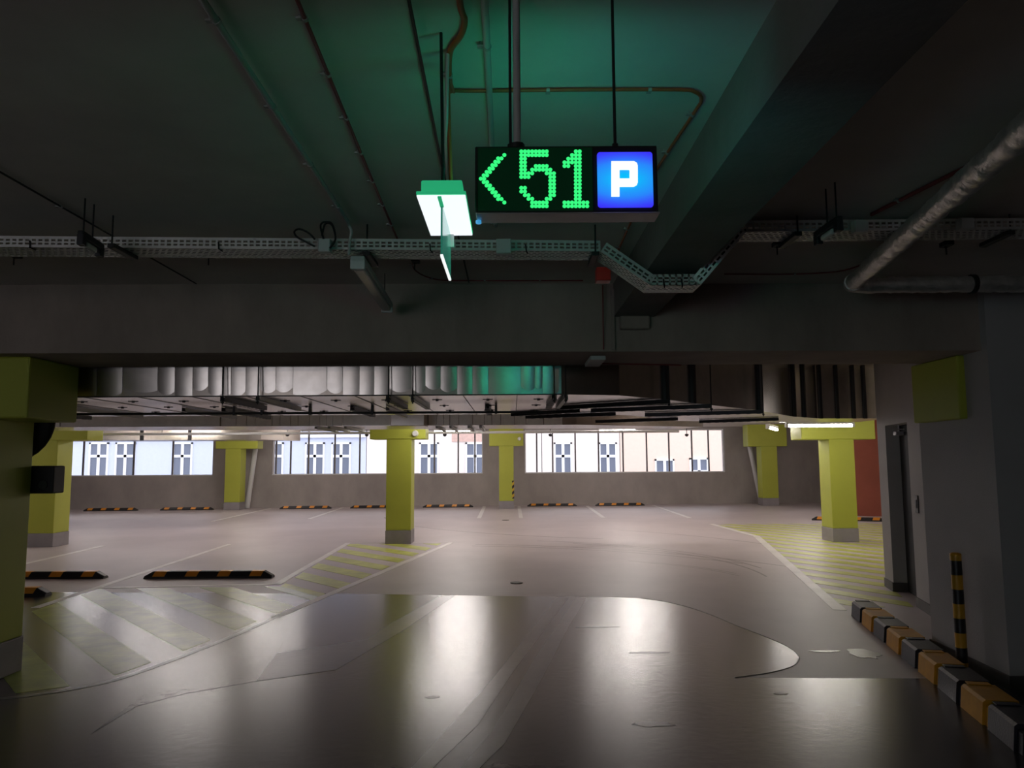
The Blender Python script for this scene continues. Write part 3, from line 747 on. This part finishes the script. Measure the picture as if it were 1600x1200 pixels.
# letter P
def P2(u_, v): q = fp(u_, v); return (q.x, q.z)
lt = MB()
outer = [P2(955, 308), P2(955, 254), P2(957, 253), P2(990, 253), P2(994.5, 256), P2(996, 260), P2(996, 286), P2(994, 290), P2(989.5, 292.5), P2(969, 292.5), P2(969, 308)]
hole = [(969, 267.5), (982.5, 267.5), (982.5, 279), (969, 279)]
slab_xz(lt, [P2(955, 308), P2(955, 253), P2(967.5, 253), P2(967.5, 308)], SY - .006, SY - .0025)
slab_xz(lt, [P2(967.5, 266), P2(967.5, 253), P2(990, 253), P2(994.5, 255.5), P2(996, 260), P2(983.5, 266)], SY - .006, SY - .0025)
slab_xz(lt, [P2(983.5, 266), P2(996, 260), P2(996, 286), P2(983.5, 280)], SY - .006, SY - .0025)
slab_xz(lt, [P2(967.5, 280), P2(983.5, 280), P2(996, 286), P2(994.5, 290), P2(990, 292.5), P2(967.5, 292.5)], SY - .006, SY - .0025)
lt.build('letter_p', 'pwhite', sg)
# the rear face shows its own lit screen
xr0, xr1 = x0 + .03, x0 + .32
o = MB().box(xr0, xr1, SY + .075, SY + .079, z0 + .02, z1 - .02).build('rear_screen', 'ledback', sg)
MB().box(xr1 + .02, x1 - .02, SY + .075, SY + .079, z0 + .02, z1 - .02).build('rear_panel', 'blueback', sg)
p = px(748, 351, Y=2.06); MB().tube([(p.x, 2.05, p.z), (p.x, 2.05, p.z + .008)], .008, 10).build('indicator_lens', 'bluedot', sg)
for u_, r, m, nm in ((797.5, .0042, 'blackm', 'suspension_rod'), (808, .011, 'conduit', 'cable_tube'), (961, .0042, 'blackm', 'suspension_rod')):
    x = px(u_, 226, Y=2.04).x; MB().tube([(x, 2.04, z1), (x, 2.04, H)], r, 10).build(nm, m, sg)
    MB().tube([(x, 2.04, z1), (x, 2.04, z1 + .02)], r * 1.9, 8).build('rod_nut', 'blackm', sg)

# ================================================================ EXIT LIGHT
ez = 2.30
ex = thing('exit_light', 'small ceiling light left of the sign with glowing white underside, green rim and hanging blade', 'emergency light', (-.175, 2.05, ez))
MB().bbox(-.239, -.115, 1.885, 2.225, ez, ez + .004, .0015).build('diffuser', 'exitw', ex)
MB().bbox(-.240, -.114, 1.884, 2.226, ez + .0045, ez + .014, .002).build('rim', 'exitg', ex)
MB().bbox(-.229, -.124, 1.895, 2.215, ez + .014, ez + .047, .004).build('housing', 'exitg', ex)
xb = -.181
bl = MB().box(xb - .0025, xb + .0025, 1.95, 2.22, 2.168, ez - .0005).build('blade', 'blade', ex); bl['label'] = 'green see-through sign blade seen edge on'
MB().box(xb - .0035, xb + .0035, 1.95, 2.22, 2.163, 2.168).build('blade_edge', 'edge', ex)
MB().bbox(xb - .005, xb + .005, 1.885, 1.96, ez - .004, ez + .001, .001).build('blade_clip', 'exitg', ex)
MB().bbox(xb - .002, xb + .012, 2.205, 2.22, ez - .04, ez, .002).build('blade_clip', 'whitep', ex)
for x, y in ((-.213, 2.25),):
    MB().tube([(x + .018, 2.13, ez + .045), (x + .012, 2.2, 2.5), (x, y, H)], .005, 8).build('suspension_rod', 'blackm', ex)
MB().tube([(-.175, 2.18, ez + .045), (-.198, 2.26, 2.6), (-.20, 2.34, 2.93)], .006, 8).build('conduit_drop', 'conduit', ex)
MB().tube(smooth_path([(-.168, 2.16, ez + .045), (-.180, 2.22, 2.5), (-.196, 2.33, 2.78), (-.205, 2.45, 2.90), (-.20, 2.6, 2.935)], 6), .006, 8).build('supply_cable', 'ocable', ex)

# ================================================================ CABLES AND CONDUITS ON THE CEILING
def clips(mb, pts, step, r, off=.03):
    pass
def run(name, label, cat, pts, r, m, clip_every=None, curved=False, z=H):
    pts = [Vector(p) for p in pts]
    path = smooth_path(pts, 6) if curved else pts
    t = thing(name, label, cat, tuple(pts[0]))
    MB().tube(path, r, 8).build('cable_run' if cat == 'cable' else 'pipe_run', m, t)
    if clip_every:
        acc = 0; last = 0
        for i in range(len(path) - 1):
            a, b_ = path[i], path[i + 1]; L = (b_ - a).length; d = (b_ - a) / max(L, 1e-6)
            while last + clip_every < acc + L:
                last += clip_every; c_ = a + d * (last - acc); s = Vector((-d.y, d.x, 0))
                mb = MB(); mb.tube([c_ - d * .006, c_ + d * .006], r + .003, 8); mb.box(-.008, .008, -.008, .008, -.003, .003, Matrix.Translation(c_ + s * (r + .012)))
                mb.tube([c_ + s * (r + .01), Vector((c_.x + s.x * (r + .01), c_.y + s.y * (r + .01), H))], .003, 6)
                mb.build('clip', 'steel', t)
            acc += L
    return t
zc = H - .012
run('conduit', 'grey conduit on the left ceiling, running from the top edge to the tray', 'conduit', [(-.855, .5, zc - .006), (-.87, 2.5, zc - .006), (-.885, 4.05, zc - .006)], .011, 'conduit', .55)
run('conduit', 'pale conduit on the ceiling just left of the sign rods, in the green glow', 'conduit', [(-.06, .5, zc - .006), (-.085, 4.15, zc - .006)], .011, 'conduit', .9)
run('cable', 'dark red cable with clips crossing the ceiling left of the exit light', 'cable', [(-.59, .5, zc), (-.603, 2.06, zc), (-.64, 3.3, zc), (-.668, 4.4, zc)], .0065, 'rcable', .33)
run('cable', 'thin dark cable along the ceiling ending above the exit light', 'cable', [(-.28, .5, zc), (-.287, 2.06, zc), (-.305, 3.3, zc), (-.31, 5.5, zc)], .0055, 'dcable')
run('cable', 'thick orange cable coming down the ceiling above the exit light and bending left', 'cable', [(-.142, .5, zc), (-.142, 1.6, zc), (-.143, 2.06, zc), (-.135, 2.16, zc), (-.150, 2.24, zc), (-.19, 2.33, zc), (-.205, 2.45, zc), (-.212, 2.60, zc)], .010, 'ocable', .5, True)
run('cable', 'orange cable crossing the green glow, bending beside the narrow beam towards the tray', 'cable', [(-.21, 2.58, zc), (-.17, 2.60, zc), (.2, 2.597, zc), (.58, 2.60, zc), (.66, 2.62, zc), (.695, 2.68, zc), (.692, 2.8, zc), (.655, 3.43, zc), (.66, 4.2, zc), (.67, 4.9, zc)], .0065, 'ocable', .36, True)
run('cable', 'faint thin cable on the ceiling at the far left', 'cable', [(-2.285, 2.0, zc), (-2.291, 3.3, zc), (-2.30, 5.5, zc)], .005, 'dcable', .9)
run('cable', 'dark double cable on the ceiling at the right behind the foil pipe', 'cable', [(2.25, 1.8, zc), (2.08, 3.15, zc), (1.93, 4.0, zc)], .011, 'rcable', .5)
# red wires on the beam
by_ = 5.60
run('cable', 'thin red wire along the ceiling between the exit light and the red box', 'cable', [(-.60, 4.6, zc), (-.66, 5.1, zc), (-.55, 5.4, zc), (-.3, 5.45, zc), (.52, 5.47, zc)], .0045, 'rcable', .4, True)
run('cable', 'thin red wire running down the beam face below the red box', 'cable', [(.675, 5.58, 2.93), (.675, 5.60, 2.45)], .0045, 'rcable')
run('cable', 'thin red wire along the beam face at the right of the tray', 'cable', [(1.5, 5.3, zc), (2.1, 5.3, zc), (2.35, 5.1, zc), (2.3, 4.3, zc)], .005, 'rcable', .5, True)
# little white light under the beam with its wire
el = thing('emergency_light', 'small flat white light fitting under the beam below the red box', 'emergency light', (.68, 6.05, 2.42))
MB().bbox(.60, .72, 5.83, 6.27, 2.405, 2.438, .006).build('fitting', 'jbox', el)
MB().tube([(.72, 6.25, 2.43), (1.42, 6.40, 2.432)], .005, 8).build('supply_wire', 'rcable', el)

# ================================================================ CABLE TRAY
ct = thing('cable_tray', 'perforated metal cable tray hanging across the room and dipping below the narrow beam', 'cable tray', (-4.5, 3.9, 2.8))
path = [Vector((-5.2, 3.93, 2.80)), Vector((.50, 4.20, 2.80)), Vector((.775, 4.22, 2.61)), Vector((1.06, 4.22, 2.61)), Vector((1.275, 4.06, 2.865)), Vector((4.6, 4.02, 2.865))]
for i in range(len(path) - 1):
    a, b_ = path[i], path[i + 1]; d = (b_ - a).normalized(); L = (b_ - a).length
    up = Vector((-d.z, 0, d.x)).normalized(); dp = Vector((0, 1, 0))
    mt = Matrix.Identity(4)
    for r_ in range(3): mt[r_][0] = d[r_]; mt[r_][1] = dp[r_]; mt[r_][2] = up[r_]; mt[r_][3] = a[r_]
    rail, bot, rail2 = MB(), MB(), MB()
    for z0_, z1_ in ((0, .015), (.026, .034), (.046, .062)): rail.box(0, L, 0, .0025, z0_, z1_, mt)
    n = int(L / .034)
    for k in range(n + 1):
        s = min(L - .0115, k * L / n); rail.box(s, s + .0115, 0, .0025, 0, .062, mt)
    W_ = .20
    m_ = 7
    for k in range(m_): y = k * (W_ - .014) / (m_ - 1); bot.box(0, L, y, y + .014, 0, .002, mt)
    for k in range(n + 1):
        for q in range(m_ - 1):
            y = q * (W_ - .014) / (m_ - 1) + .012; s = min(L - .012, (k + (.5 if q % 2 else 0)) * L / n); bot.box(s, s + .011, y, y + .02, 0, .002, mt)
    rail2.box(0, L, W_ - .002, W_, 0, .06, mt)
    rail.build('side_rail', 'tray', ct); bot.build('perforated_base', 'tray', ct); rail2.build('side_rail', 'tray', ct)
    cb_ = MB()
    for k in range(5):
        cb_.tube([mt @ Vector((0, .03 + k * .035, .016)), mt @ Vector((L, .03 + k * .035, .016))], .009, 6)
    cb_.build('laid_cables', 'dcable', ct)
for x in (-3.1, -2.6, -1.6, -.45, .08, .85, .95): 
    zz = 2.80 if x < .5 else 2.61; y = 3.93 + (x + 5.2) * .0474 if x < .5 else 4.22
    MB().tube([(x, y - .006, zz + .035), (x + .004, y - .008, zz - .004), (x + .012, y + .03, zz - .006)], .004, 6).build('cable_tie', 'blackp', ct)
for x, ytop, zz in ((-2.12, 3.98, 2.8), (-.80, 4.16, 2.8), (.47, 4.19, 2.8), (1.55, 4.05, 2.865), (2.7, 4.05, 2.865)):
    MB().tube([(x, ytop, zz - .03), (x, ytop, H)], .005, 8).build('hanger_rod', 'blackm', ct)
    MB().bbox(x - .02, x + .02, ytop - .01, ytop + .25, zz - .028, zz - .004, .003).build('hanger_bracket', 'blackm', ct)
# junction boxes on the tray
def jb(u0, v0, u1, v1, Y, lab, m='jbox', cat='junction box', name='junction_box', d=.05):
    p, q = px(u0, v0, Y=Y), px(u1, v1, Y=Y); t = thing(name, lab, cat, (p.x, Y, q.z))
    MB().bbox(p.x, q.x, Y, Y + d, q.z, p.z, .004).build('box_body', m, t)
    MB().bbox(p.x + .003, q.x - .003, Y - .006, Y + .001, q.z + .003, p.z - .003, .002).build('box_lid', m, t)
    return t
jb(497, 373, 516, 393, 4.07, 'grey junction box on the tray beside the looped black cables')
jb(775, 373, 799, 396, 4.08, 'grey junction box on the tray left of the red box, under the sign')
jb(1335, 343, 1357, 362, 3.96, 'grey junction box on the right part of the tray')
jb(1500, 340, 1523, 357, 3.96, 'grey junction box on the tray, farthest right, by the foil pipe')
rb = jb(932, 417, 955, 438, 4.45, 'red box hanging under the tray where it begins to dip', 'redbox', 'alarm box', 'alarm_box', .09)
for o in rb.children:
    if o.name.startswith('box_body'):
        for v in o.data.vertices: v.co.x += .0
run('cable', 'black cable looping up above the left junction box', 'cable', [px(506, 375, Y=4.07), px(501, 352, Y=4.09), px(511, 346, Y=4.1), px(520, 352, Y=4.1), px(524, 372, Y=4.1), px(518, 384, Y=4.1)], .0055, 'dcable', None, True)
run('cable', 'black cable sagging in a wide loop left of the junction box', 'cable', [px(492, 385, Y=4.06), px(478, 378, Y=4.05), px(464, 370, Y=4.06), px(460, 362, Y=4.08), px(468, 358, Y=4.1), px(482, 364, Y=4.1), px(492, 374, Y=4.1)], .0055, 'dcable', None, True)
run('cable', 'short black cable looping from the junction box to the lamp hanger', 'cable', [px(515, 388, Y=4.06), px(524, 374, Y=4.06), px(519, 352, Y=4.08), px(508, 350, Y=4.09), px(503, 368, Y=4.08)], .0055, 'dcable', None, True)
run('cable', 'pale cable dangling from the end of the conduit to the tray lamp', 'cable', [(-.885, 4.05, zc - .01), px(545, 352, Y=4.1), px(549, 362, Y=4.1), px(546, 380, Y=4.1), px(545, 398, Y=4.12)], .008, 'conduit', None, True)
# unlit battens
def dead(p, q, lab, wd=.04, hm='jbox', em='whitep'):
    p, q = Vector(p), Vector(q); d = (q - p).normalized(); t = thing('tray_lamp', lab, 'lamp', tuple(p), 'unlit strip lamps hung on the tray')
    s = Vector((d.y, -d.x, 0)).normalized(); up = s.cross(d)
    mt = Matrix.Identity(4)
    for r_ in range(3): mt[r_][0] = s[r_]; mt[r_][1] = d[r_]; mt[r_][2] = up[r_] if up.z > 0 else -up[r_]; mt[r_][3] = p[r_]
    L = (q - p).length
    MB().bbox(-wd, wd, 0, L, .03, .07, .008, mt).build('housing', hm, t)
    MB().bbox(-wd * .82, wd * .82, .06, L - .06, .0, .03, .012, mt).build('cover', 'clear', t)
    MB().bbox(-wd, wd, 0, .04, -.004, .05, .004, mt).build('end_cap', em, t); MB().bbox(-wd, wd, L - .04, L, -.004, .05, .004, mt).build('end_cap', em, t)
    for k in ((.32, L - .15) if L > .8 else (.03, .12)):
        c_ = mt @ Vector((0, k, .07)); MB().tube([c_, (c_.x, c_.y, H)], .004, 6).build('hanger_rod', 'blackm', t)
    return t
dead((-.85, 4.15, 2.70), (-.89, 5.42, 2.70), 'long unlit strip lamp below the tray, between the cable loops and the exit light')
dead((-2.12, 3.68, 2.71), (-2.13, 3.90, 2.70), 'short dark strip lamp hanging at the left part of the tray', .016, 'dgalv', 'dgalv')
dead((1.55, 3.52, 2.71), (1.53, 3.76, 2.70), 'short dark strip lamp hanging at the right part of the tray', .016, 'dgalv', 'dgalv')
# small dark anchors on the ceiling between tray and beam
for i, (u_, v) in enumerate(((22, 402), (326, 402), (1214, 385), (1478, 385), (648, 410))):
    p = px(u_, v, Z=2.9); t = thing('ceiling_anchor', 'small black bracket under the ceiling behind the tray, ' + ['at the left edge', 'left of the junction box', 'right of the narrow beam', 'near the foil pipe bend', 'below the exit light on its left'][i], 'bracket', tuple(p))
    MB().bbox(p.x - .02, p.x + .03, p.y - .04, p.y + .04, 2.90, 2.93, .004).build('bracket_arm', 'blackm', t)
    MB().tube([(p.x, p.y, 2.85), (p.x, p.y, H)], .004, 6).build('anchor_rod', 'blackm', t)

# ================================================================ FOIL PIPE
fpz = 2.79
fo = thing('insulated_pipe', 'crumpled silver foil insulated pipe coming in from the right edge and turning along the beam', 'pipe', (2.0, 3, fpz))
p0, p1 = px(1600, 205, Z=fpz), px(1330, 444, Z=fpz)
d = (p1 - p0).normalized(); path_ = []
pst = p0 - d * 1.6; n = 150
for i in range(n + 1): path_.append(pst + (p1 - d * .02 - pst) * i / n)
rads = [.053 + random.uniform(-.004, .006) for _ in path_]
MB().tube(path_, .05, 18, rads=rads).build('pipe_run', 'foil', fo)
yb_ = p1.y + .0
pp = [p1 - d * .06, p1 + Vector((.0, .0, 0)), Vector((p1.x + .06, yb_ + .02, fpz))] + [Vector((p1.x + .12 + k * .03, yb_ + .02, fpz + random.uniform(-.001, .001))) for k in range(140)]
MB().tube(pp, .05, 18, rads=[.055 + random.uniform(-.004, .004) for _ in pp]).build('pipe_run', 'foil', fo)
for x in (3.05,): MB().tube([(x, yb_ + .02, fpz), (x + .03, yb_ + .02, fpz)], .064, 18).build('pipe_clamp', 'blackm', fo)

# ================================================================ DOORWAY BITS
p = wpt(s_a - .22, -.001)
sw = thing('wall_switch', 'small dark plate on the wall between the doorway and the pier', 'switch', (p.x, p.y, 1.06))
mb = MB(); q = wpt(s_a - .30, 0); q2 = wpt(s_a - .20, 0)
mb.prism([q, q2, q2 - nn * .015, q - nn * .015], 1.05, 1.24); mb.build('plate', 'skirt', sw)
mb = MB(); q = wpt(s_a - .275, -.015); q2 = wpt(s_a - .225, -.015); mb.prism([q, q2, q2 - nn * .006, q - nn * .006], 1.10, 1.19); mb.build('button', 'blackp', sw)
q = wpt(s_b - .22, .10)
dc = thing('door_closer', 'small silver door closer at the top of the dark doorway', 'door closer', (q.x, q.y, 1.95))
MB().bbox(q.x - .05, q.x + .05, q.y - .04, q.y + .04, 1.93, 1.98, .008).build('closer_body', 'alu', dc)
MB().box(q.x - .09, q.x + .09, q.y - .05, q.y - .04, 2.0, 2.012).build('closer_arm', 'alu', dc)
MB().tube([(q.x, q.y - .01, 1.975), (q.x, q.y - .01, 2.06)], .01, 8).build('closer_pivot', 'alu', dc)

# ================================================================ OUTSIDE
st = MB().box(-80, 80, 32, 58, -6.2, -6).build('street', 'street', kind='structure')
FY = 55
def building(lab, u0, u1, m, wlist, seed, extra=None, z1=9.0):
    x0, x1 = px(u0, 700, Y=FY).x, px(u1, 700, Y=FY).x
    t = thing('apartment_building', lab, 'building', ((x0 + x1) / 2, FY, -6))
    MB().box(x0, x1, FY, FY + 8, -6, z1).build('facade', m, t)
    for (a, b_, vt) in wlist:
        xa, xb_ = px(a, 700, Y=FY).x, px(b_, 700, Y=FY).x; zt = px((a + b_) / 2, vt, Y=FY).z; zb = zt - 2.6
        mb = MB(); w_ = .12
        mb.box(xa - .12, xa, FY - .12, FY + .02, zb - .1, zt + .12); mb.box(xb_, xb_ + .12, FY - .12, FY + .02, zb - .1, zt + .12)
        mb.box(xa - .12, xb_ + .12, FY - .12, FY + .02, zt, zt + .12); mb.box(xa - .2, xb_ + .2, FY - .2, FY + .02, zb - .14, zb)
        xm = (xa + xb_) / 2; mb.box(xm - .10, xm + .10, FY - .1, FY + .02, zb, zt); zm = zt - .85; mb.box(xa, xb_, FY - .1, FY + .02, zm - .09, zm + .09)
        fr = mb.build('window_frame', 'facw', t)
        MB().box(xa, xb_, FY - .03, FY + .01, zb, zt).build('window_pane', 'pane', fr)
    if extra: extra(t, x0, x1)
    return t
def cornice(t, x0, x1):
    MB().box(x0, x1, FY - .25, FY, 3.45, 3.62).build('cornice', 'facw', t)
building('pale blue town house seen through the left windows', -420, 572, 'fac1', [(-60, -34, 694), (-10, 16, 694), (40, 66, 694), (143, 168, 694), (184, 210, 694), (273, 299, 694), (345, 371, 694), (415, 441, 694), (480, 505, 694), (521, 546, 694)], 1, cornice)
def bricky(t, x0, x1):
    a, b_ = px(706, 690, Y=FY).x, px(760, 690, Y=FY).x
    MB().box(a, b_, FY - .06, FY, 3.1, 3.75).build('brick_band', 'brick', t)
building('cream town house seen through the wide windows in the middle', 573, 968, 'fac2', [(658, 683, 694), (730, 755, 694), (868, 891, 694), (938, 961, 694)], 2, bricky)
building('peach town house with lower windows seen at the right', 969, 1900, 'fac3', [(1025, 1050, 720), (1079, 1103, 718), (1140, 1165, 718), (1230, 1255, 718)], 3)

for o in list(bpy.data.objects):
    if '_o' in o: del o['_o']
